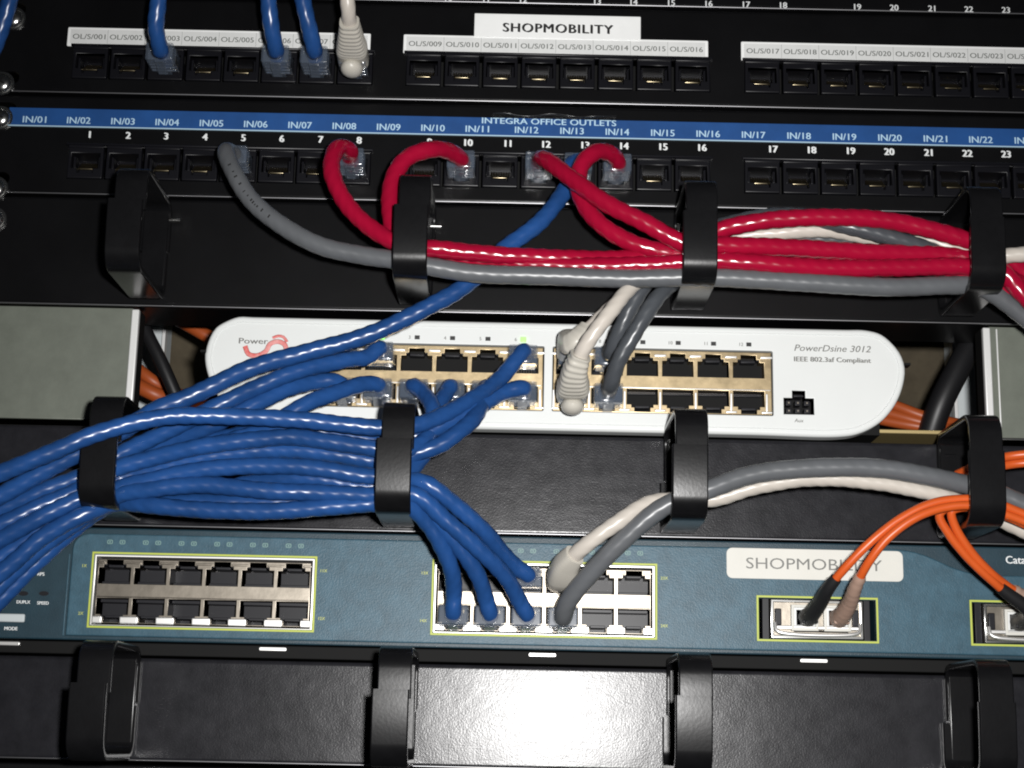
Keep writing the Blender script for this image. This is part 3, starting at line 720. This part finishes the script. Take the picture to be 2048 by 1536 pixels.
def cable(label, group, m, pts, r=3.3, port=None, latch=-1, boot=None, ribs=0.17, blen=33.0, name='patch_cable', cat='patch cable', tw=0.038, pitch=5.2, knob=True, lead=13.0, dip=0.0, marks=None):
    path = [to3(p) for p in pts]
    if port is not None:
        path = [port+Vector((0, -1.5, 0)), port+Vector((0, -lead, dip))]+path
    org = port if port is not None else path[0]
    k = 3 if port is not None else 1
    for i in range(k+1, len(path)-1): path[i] = path[i]+Vector((0, random.uniform(-0.3, 0.3), random.uniform(-0.35, 0.35)))
    t = thing(name, label, cat, org, group)
    sp = spline(path, 1.25)
    b = MB().sweep(sp, r, n=18, twist=(tw, pitch, random.random()*6.28))
    b.build('sheath', m, t)
    if marks:
        mk = MB(); i0 = marks[0]
        while i0 < marks[1]:
            p, q_ = sp[i0], sp[i0+1]; tn = (q_-p).normalized(); view = (CAM-p).normalized(); nb = tn.cross(view).normalized(); nn = nb.cross(tn).normalized()
            if nn.dot(view) < 0: nn = -nn
            o = p + nn*(r+0.12) + nb*random.uniform(-0.2, 0.2); h = random.uniform(0.35, 0.7); l_ = random.uniform(0.3, 0.8)
            mk.add([o-tn*l_/2-nb*h, o+tn*l_/2-nb*h, o+tn*l_/2+nb*h, o-tn*l_/2+nb*h], [(0, 1, 2, 3)])
            i0 += random.choice((1, 1, 2, 3))
        mk.build('jacket_print', INKB, t)
    if port is not None and boot is None or boot == 'boot':
        pm, lm, gm = PLUG[latch]
        pl = link('plug', pm, t, port-ORG[t.name]); link('latch', lm, pl); link('contact_blades', gm, pl)
    if boot:
        k0 = 0; acc = 0; seg = []; rad = []; L0, L1 = 5.0, 5.0+blen
        for i in range(1, len(sp)):
            acc += (sp[i]-sp[i-1]).length
            if L0 <= acc <= L1:
                f = (acc-L0)/(L1-L0)
                if f < 0.32: rx, rz = 6.3, 4.9
                else:
                    g = (f-0.32)/0.68; rx = 6.3+(r+0.5-6.3)*g; rz = 4.9+(r+0.5-4.9)*g
                    rx += 0.28*math.sin(acc*2.6); rz += 0.28*math.sin(acc*2.6)
                seg.append(sp[i]); rad.append((rx, rz))
        # fine resample for the ribs
        fs, fr = [], []
        for i in range(len(seg)-1):
            for j in range(4):
                f = j/4; p = seg[i].lerp(seg[i+1], f)
                ac = L0+ (L1-L0)*(i+f)/(len(seg)-1); ff = (ac-L0)/(L1-L0)
                if ff < 0.36: rx, rz = 6.3, 4.9
                else:
                    g = (ff-0.36)/0.64; w_ = ribs*math.sin(ac*2*math.pi/2.3)
                    rx = 6.3+(r+0.8-6.3)*g+w_; rz = 4.9+(r+0.8-4.9)*g+w_
                fs.append(p); fr.append((rx, rz))
        bt = MB().sweep(fs, fr, n=24, shape=3.2).build('boot', BOOTM, t)
        if knob:
            kb = MB(); c = port+Vector((0, -12.5, latch*5.6)); vs = []; n, K = 16, 9
            for i in range(K+1):
                a = math.pi*i/K
                for k in range(n):
                    h = 2*math.pi*k/n; vs.append(c+Vector((4.6*math.sin(a)*math.cos(h), 5.5*math.cos(a), 3.6*math.sin(a)*math.sin(h))))
            kb.add(vs, [(i*n+k, (i+1)*n+k, (i+1)*n+(k+1) % n, i*n+(k+1) % n) for i in range(K) for k in range(n)], True)
            kb.build('latch_cover', BOOTM, bt, root=t)
    return t
pp = lambda k, n: PORT[k, n]
GB = 'blue patch cables of the thick left bundle'
GT = 'blue patch cables hanging from above into the OL/S panel'
# --- from above into panel one
cable('blue cable dropping into the third port from the left of the OL/S panel', GT, C_BLUE, [(321, 100, -20), (312, 55, -28), (317, 0, -32), (322, -70, -34)], port=pp('p1', 3), dip=1.5)
cable('blue cable dropping into the sixth port of the OL/S panel', GT, C_BLUE, [(552, 100, -20), (543, 55, -28), (537, 0, -32), (534, -70, -34)], port=pp('p1', 6), dip=1.5)
cable('blue cable slanting into the seventh port of the OL/S panel beside the cream boot', GT, C_BLUE, [(629, 100, -20), (617, 50, -28), (606, 0, -32), (596, -70, -34)], port=pp('p1', 7), dip=1.5)
cable('cream cable with a ribbed boot and round knob in the OL/S panel', 'cream patch cables with boots', C_CREAM, [(702, 84, -25), (699, 48, -37), (696, 12, -44), (693, -30, -47), (691, -80, -48)], r=2.9, port=pp('p1', 8), boot='boot', dip=1.0, lead=11)
cable('blue cable crossing the top left corner of the picture', GT, C_BLUE, [(-50, 160, -26), (-12, 95, -30), (8, 40, -34), (20, 0, -36), (34, -70, -38)])
# --- manager one
G1_ = 'red patch cables swept to the right'
tail = lambda *a: list(a)
cable('red cable looping from port 8 and passing left of the first ring', G1_, C_RED, [(700, 302, -20), (676, 296, -28), (663, 335, -33), (684, 395, -36), (726, 444, -38), (786, 482, -41), (826, 492, -41), (870, 497, -41), (1000, 510, -39), (1100, 516, -37), (1250, 517, -35), (1320, 507, -35), (1372, 490, -37), (1441, 461, -39), (1527, 441, -41), (1653, 433, -42), (1780, 443, -41), (1938, 482, -39), (1990, 505, -36), (2048, 545, -34), (2120, 600, -32)], port=pp('p2', 8), r=3.4)
cable('red cable arching from port 10 over port 9', G1_, C_RED, [(895, 302, -22), (862, 299, -28), (813, 318, -31), (785, 362, -33), (780, 415, -34), (790, 465, -35), (830, 502, -35), (900, 517, -35), (1000, 526, -36), (1200, 532, -38), (1370, 524, -41), (1441, 521, -42), (1558, 529, -42), (1653, 535, -41), (1811, 535, -40), (1938, 532, -40), (2000, 547, -38), (2048, 575, -36), (2120, 630, -34)], port=pp('p2', 10), r=3.4)
cable('red cable running down right from port 12 over the blue cable', G1_, C_RED, [(1092, 320, -26), (1150, 362, -36), (1210, 405, -40), (1290, 447, -42), (1372, 486, -42), (1441, 490, -42), (1590, 496, -40), (1716, 503, -38), (1938, 517, -36), (2000, 540, -40), (2048, 590, -40), (2120, 660, -38)], port=pp('p2', 12), r=3.45)
cable('red cable curling from port 14 under the straighter red one', G1_, C_RED, [(1222, 308, -20), (1192, 304, -26), (1164, 330, -29), (1156, 372, -30), (1173, 417, -33), (1217, 460, -36), (1290, 494, -37), (1372, 508, -36), (1441, 508, -34), (1700, 518, -35), (1938, 546, -36), (2000, 572, -34), (2048, 607, -32), (2120, 670, -30)], port=pp('p2', 14), r=3.4)
cable('grey cable sweeping from port 5 under all the red ones', 'grey patch cables', C_GREY, [(452, 304, -22), (468, 345, -29), (502, 398, -33), (560, 448, -36), (640, 490, -38), (720, 511, -39), (790, 520, -40), (830, 526, -40), (870, 534, -40), (950, 545, -40), (1100, 554, -40), (1250, 556, -40), (1370, 553, -41), (1441, 557, -41), (1590, 564, -41), (1780, 574, -40), (1900, 572, -38), (1960, 575, -36), (2048, 632, -32), (2120, 700, -30)], port=pp('p2', 5), r=3.55, tw=0.018, marks=(26, 50))
cable('blue cable crossing from port 13 down across the white injector', GB, C_BLUE, [(1143, 330, -16), (1138, 365, -20), (1082, 440, -24), (1010, 497, -26), (930, 572, -30), (860, 612, -32), (740, 667, -34), (600, 706, -36), (500, 737, -40), (390, 790, -44), (312, 822, -45), (250, 860, -43), (200, 886, -42), (160, 906, -42), (80, 947, -42), (0, 990, -42), (-80, 1032, -42)], port=pp('p2', 13), r=3.35)
# --- from the injector up
GC = 'cream patch cables with boots'
GG = 'grey patch cables'
cable('cream booted cable in the lower row of the injector, rising right', GC, C_CREAM, [(1147, 770, -24), (1151, 738, -34), (1172, 690, -41), (1216, 630, -43), (1264, 573, -38), (1320, 530, -28), (1400, 492, -26), (1457, 476, -30), (1558, 464, -33), (1653, 461, -33), (1773, 483, -28), (1900, 520, -22), (1990, 548, -20), (2070, 600, -20)], r=2.9, port=PORT['iB', 'b', 1], boot='boot', dip=1.5, lead=12)
cable('cream cable behind the other cream one, in the upper injector row', GC, C_CREAM, [(1152, 686, -27), (1195, 642, -26), (1240, 600, -28), (1310, 540, -20), (1400, 480, -18), (1600, 455, -20), (1800, 460, -28), (1852, 476, -33), (1938, 505, -36), (1985, 512, -40), (2048, 509, -42), (2120, 506, -42)], r=2.9, port=PORT['iB', 't', 1], boot='boot', knob=False, dip=5, lead=14, ribs=0.05, blen=28.0)
cable('dark grey cable in the upper injector row, left one of the pair', GG, C_DGREY, [(1222, 705, -22), (1238, 665, -28), (1262, 615, -31), (1290, 568, -31), (1330, 525, -26), (1400, 468, -24), (1527, 433, -33), (1600, 432, -35), (1685, 452, -37), (1796, 479, -37), (1875, 504, -34), (1950, 528, -28), (2020, 585, -24), (2090, 650, -20)], r=3.1, port=PORT['iB', 't', 2], dip=2)
cable('dark grey cable in the lower injector row, right one of the pair', GG, C_DGREY, [(1222, 768, -26), (1236, 725, -32), (1275, 657, -36), (1312, 600, -36), (1345, 565, -32), (1400, 520, -23), (1527, 479, -26), (1716, 486, -26), (1900, 522, -22), (2000, 562, -20), (2080, 610, -20)], r=3.1, port=PORT['iB', 'b', 2], dip=1)
# --- the blue bundle
BL = [
 ('blue cable arching highest over the left ring from an upper injector port', ('iA', 't', 6), [(1000, 757, -20), (920, 812, -30), (835, 851, -38), (765, 857, -41), (600, 839, -44), (450, 831, -47), (330, 835, -51), (200, 865, -56), (100, 905, -58), (0, 947, -58), (-80, 985, -58)]),
 ('blue cable from the last lower injector port, second beneath the top arch', ('iA', 'b', 6), [(1005, 786, -18), (950, 818, -26), (890, 848, -30), (835, 870, -32), (765, 880, -32), (680, 868, -32), (600, 861, -33), (520, 866, -34), (440, 885, -33), (330, 912, -31), (240, 930, -30), (165, 962, -30), (80, 1000, -32), (0, 1035, -34), (-80, 1070, -34)]),
 ('blue cable from the third lower injector port, twisting down behind the middle ring', ('iA', 'b', 3), [(848, 788, -20), (866, 820, -28), (862, 860, -30), (840, 888, -36), (790, 902, -41), (751, 899, -42), (658, 882, -42), (587, 876, -42), (505, 879, -42), (400, 894, -42), (300, 918, -41), (240, 936, -41), (165, 975, -38), (80, 1012, -40), (0, 1052, -42), (-80, 1090, -42)]),
 ('blue cable from the fifth lower injector port with a wide bend right of the ring', ('iA', 'b', 5), [(966, 800, -22), (947, 838, -30), (915, 868, -34), (878, 892, -36), (830, 908, -36), (790, 920, -36), (751, 922, -36), (634, 904, -37), (540, 900, -37), (400, 915, -37), (300, 940, -36), (240, 957, -36), (165, 996, -41), (80, 1034, -43), (0, 1078, -43), (-80, 1120, -43)]),
 ('blue cable from the fourth lower injector port', ('iA', 'b', 4), [(893, 785, -18), (876, 815, -24), (868, 860, -26), (850, 905, -30), (820, 942, -36), (790, 953, -40), (728, 952, -41), (634, 936, -42), (540, 930, -42), (400, 941, -42), (300, 963, -41), (240, 976, -41), (170, 1012, -37), (80, 1058, -38), (20, 1100, -38), (-60, 1160, -38)]),
 ('blue cable entering the upper port row of the right switch block', ('sB', 't', 3), [(1030, 1132, -18), (1000, 1100, -24), (971, 1065, -30), (912, 1012, -36), (850, 968, -40), (790, 962, -36), (747, 972, -37), (611, 957, -38), (517, 965, -35), (400, 986, -34), (300, 999, -34), (240, 1003, -35), (175, 1024, -41), (90, 1072, -42), (30, 1122, -42), (-50, 1190, -42)]),
 ('blue cable reaching the third lower port of the right switch block', ('sB', 'b', 3), [(1040, 1205, -18), (1010, 1152, -26), (951, 1094, -33), (893, 1040, -38), (834, 992, -42), (790, 985, -42), (747, 989, -42), (634, 984, -42), (540, 982, -43), (400, 968, -43), (300, 978, -43), (240, 990, -41), (175, 1032, -35), (100, 1082, -36), (45, 1128, -36), (-20, 1190, -36), (-100, 1275, -36)]),
 ('blue cable reaching the second lower port of the right switch block', ('sB', 'b', 2), [(972, 1200, -18), (955, 1150, -25), (920, 1095, -30), (880, 1048, -34), (834, 1004, -37), (790, 998, -36), (747, 1000, -36), (540, 1003, -37), (400, 1003, -37), (300, 1005, -36), (240, 1004, -35), (185, 1032, -31), (115, 1085, -32), (62, 1138, -32), (10, 1190, -32), (-80, 1290, -32)]),
 ('blue cable reaching the first lower port of the right switch block', ('sB', 'b', 1), [(908, 1190, -18), (903, 1140, -26), (880, 1085, -32), (850, 1040, -36), (815, 1012, -41), (790, 1008, -41), (747, 1008, -41), (634, 1017, -41), (540, 1022, -41), (400, 1019, -41), (300, 1010, -41), (240, 1008, -36), (180, 1020, -30), (95, 1060, -32), (15, 1112, -34), (-80, 1190, -34)]),
 ('blue cable from the second upper injector port, closest under the long crossing one', ('iA', 't', 2), [(735, 714, -18), (693, 720, -22), (595, 744, -29), (517, 774, -33), (439, 808, -36), (340, 860, -34), (250, 905, -32), (165, 950, -34), (80, 985, -36), (0, 1018, -36), (-80, 1052, -36)]),
 ('blue cable from the second lower injector port with a bright glint before the arch', ('iA', 'b', 2), [(728, 768, -20), (673, 785, -26), (615, 808, -32), (560, 838, -34), (480, 870, -30), (380, 890, -28), (250, 925, -26), (165, 985, -30), (70, 1034, -34), (0, 1070, -36), (-70, 1110, -36)]),
 ('blue cable from the first lower injector port', ('iA', 'b', 1), [(665, 762, -18), (630, 764, -20), (576, 778, -26), (498, 814, -32), (420, 853, -32), (330, 890, -27), (250, 935, -24), (165, 1000, -28), (80, 1045, -30), (0, 1092, -32), (-70, 1130, -32)]),
 ('blue cable from the first upper injector port, mostly hidden', ('iA', 't', 1), [(662, 722, -14), (600, 752, -20), (510, 792, -25), (430, 835, -26), (340, 880, -22), (250, 915, -20), (165, 1010, -25), (100, 1060, -27), (40, 1110, -28), (-30, 1180, -28)]),
]
for lb, k, pts in BL:
    cable(lb, GB, C_BLUE, pts, r=3.15, port=PORT[k], latch=1 if k[1] == 't' else -1, dip=1.0)
# --- grey and cream of the switch
cable('grey cable from the fourth lower switch port arching through two rings to the right', GG, C_GREY, [(1135, 1205, -22), (1180, 1148, -30), (1240, 1085, -36), (1325, 1015, -40), (1385, 992, -41), (1440, 972, -41), (1500, 951, -41), (1600, 937, -41), (1750, 938, -41), (1850, 951, -40), (1945, 974, -38), (2010, 992, -38), (2090, 1030, -38)], r=3.55, tw=0.018, port=PORT['sB', 'b', 4])
cable('cream cable with a pale boot in the fourth upper switch port', GC, C_CREAM, [(1134, 1128, -26), (1165, 1096, -34), (1230, 1050, -38), (1300, 1006, -36), (1385, 1000, -33), (1430, 997, -33), (1500, 975, -35), (1620, 958, -36), (1750, 966, -36), (1880, 992, -34), (1945, 1012, -30), (2010, 1042, -30), (2090, 1080, -30)], r=2.9, port=PORT['sB', 't', 4], boot='boot', knob=False, ribs=0.0, blen=25.0)
# --- orange fibres
GO = 'thin orange fibre cables at the right'
def fibre(label, start, pts, boot=None, r=1.65):
    path = ([Vector(start), Vector(start)+Vector((0, -6, 0.5))] if start is not None else [])+[to3(p) for p in pts]
    t = thing('fibre_cable', label, 'fibre cable', path[0], GO)
    sp = spline(path, 1.2)
    MB().sweep(sp, r, n=12, twist=(0.015, 9, random.random()*6)).build('sheath', C_ORANGE, t)
    if boot is not None:
        acc = 0; s_, rr = [], []
        for i in range(1, len(sp)):
            acc += (sp[i]-sp[i-1]).length
            if acc <= 34: s_.append(sp[i]); rr.append(3.7-1.5*min(1, acc/34)+(0.2*math.sin(acc*2.0) if boot is TAN else 0))
        MB().sweep(s_, rr, n=18).build('boot', boot, t)
        c = Vector(start); MB().box(c.x-3.0, c.x+3.0, c.y-6.5, c.y+4, c.z-2.6, c.z+2.8, bev=0.5).build('connector', INNER if boot is BLKBOOT else TAN, t)
    return t
y0_ = yS-0.5
fibre('orange fibre ending in the black boot', (cx1[0]+1, y0_, zg), [(1640, 1205, -20), (1658, 1175, -30), (1690, 1136, -36), (1740, 1085, -40), (1800, 1038, -42), (1870, 1005, -43), (1945, 998, -43), (1985, 1004, -43), (2048, 1028, -42), (2120, 1060, -42)], BLKBOOT)
fibre('orange fibre ending in the ribbed tan boot', (cx1[1]+0.5, y0_, zg), [(1700, 1205, -20), (1712, 1172, -30), (1737, 1125, -38), (1775, 1077, -42), (1830, 1036, -44), (1885, 1016, -44), (1945, 1011, -44), (1990, 1022, -43), (2048, 1043, -42), (2120, 1075, -42)], TAN)
fibre('lower of the two orange fibres curving down to the right edge', (cx2[0], y0_, zg), [(2060, 1224, -20), (1996, 1172, -27), (1937, 1117, -31), (1897, 1067, -34), (1879, 1030, -36), (1900, 1012, -38), (1945, 1004, -39), (1990, 1015, -39), (2048, 1034, -39), (2120, 1068, -39)], BLKBOOT)
fibre('upper of the two orange fibres curving down to the right edge', (cx2[1], y0_, zg), [(2090, 1210, -18), (2040, 1188, -22), (1984, 1148, -28), (1937, 1097, -32), (1908, 1048, -35), (1904, 1022, -37), (1945, 1014, -38), (1990, 1024, -40), (2048, 1048, -39), (2120, 1080, -39)], TAN)
fibre('upper orange fibre behind the ring at the right edge', None, [(1915, 948, -8), (1960, 928, -20), (2010, 914, -30), (2048, 909, -33), (2120, 906, -35)])
fibre('second orange fibre behind the ring at the right edge, just below the first', None, [(1920, 958, -10), (1965, 944, -20), (2015, 930, -29), (2048, 926, -32), (2120, 924, -34)])

# ---------------------------------------------------------------- things seen in the gap behind the injector
GBK = 'orange fibres behind the white injector'
def back(name, label, cat, pts, r, m, group=None):
    path = [to3(p) for p in pts]; t = thing(name, label, cat, path[0], group)
    MB().sweep(spline(path, 2), r, n=12).build('sheath', m, t)
back('fibre_cable', 'upper orange fibre behind the injector in the left gap', 'fibre cable', [(220, 690, 70), (275, 738, 60), (315, 768, 60), (380, 795, 80), (460, 800, 95)], 2.8, C_ORANGE_SHADE, GBK)
back('fibre_cable', 'lower orange fibre behind the injector in the left gap', 'fibre cable', [(210, 740, 70), (268, 768, 58), (318, 792, 58), (400, 815, 80), (470, 830, 95)], 3.3, C_ORANGE_SHADE, GBK)
back('fibre_cable', 'orange fibre peeping above the left end of the injector', 'fibre cable', [(340, 630, 70), (385, 655, 60), (430, 680, 60), (500, 710, 70)], 3.0, C_ORANGE_SHADE, GBK)
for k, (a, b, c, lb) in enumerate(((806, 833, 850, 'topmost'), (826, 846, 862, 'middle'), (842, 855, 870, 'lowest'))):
    back('fibre_cable', lb+' of the three orange fibres at the lower right end of the injector', 'fibre cable', [(1650, a-30, 60), (1775, a, 45), (1850, b, 40), (1930, c, 45)], 2.3, C_ORANGE_SHADE, GBK)
back('power_cable', 'thick black cable slanting across the left gap', 'power cable', [(250, 560, 45), (288, 655, 40), (325, 730, 38), (360, 810, 40), (400, 900, 45)], 2.9, C_BLACK, 'black cables in the gaps beside the injector')
back('power_cable', 'thick black cable slanting across the right gap', 'power cable', [(2010, 560, 45), (1955, 665, 38), (1912, 745, 34), (1880, 810, 34), (1850, 900, 40)], 5.2, C_BLACK, 'black cables in the gaps beside the injector')
for lb, ua, ub in (('grey upright duct behind the left gap with a pale edge', 262, 326), ('grey upright duct behind the right gap with a pale edge', 1906, 1950)):
    xa, xb = X(ua, 730, 110), X(ub, 730, 110)
    t = thing('cable_duct', lb, 'cable duct', ((xa+xb)/2, 110, 60), 'upright ducts behind the rack')
    MB().box(xa, xb, 110, 125, 60, 260, bev=0.8).build('duct_body', GREYM, t)
    e_ = xb if ua < 1000 else xa
    MB().box(e_-0.8, e_+0.8, 107, 112, 60, 260, bev=0.3).build('pale_edge', RAILEDGE, t)
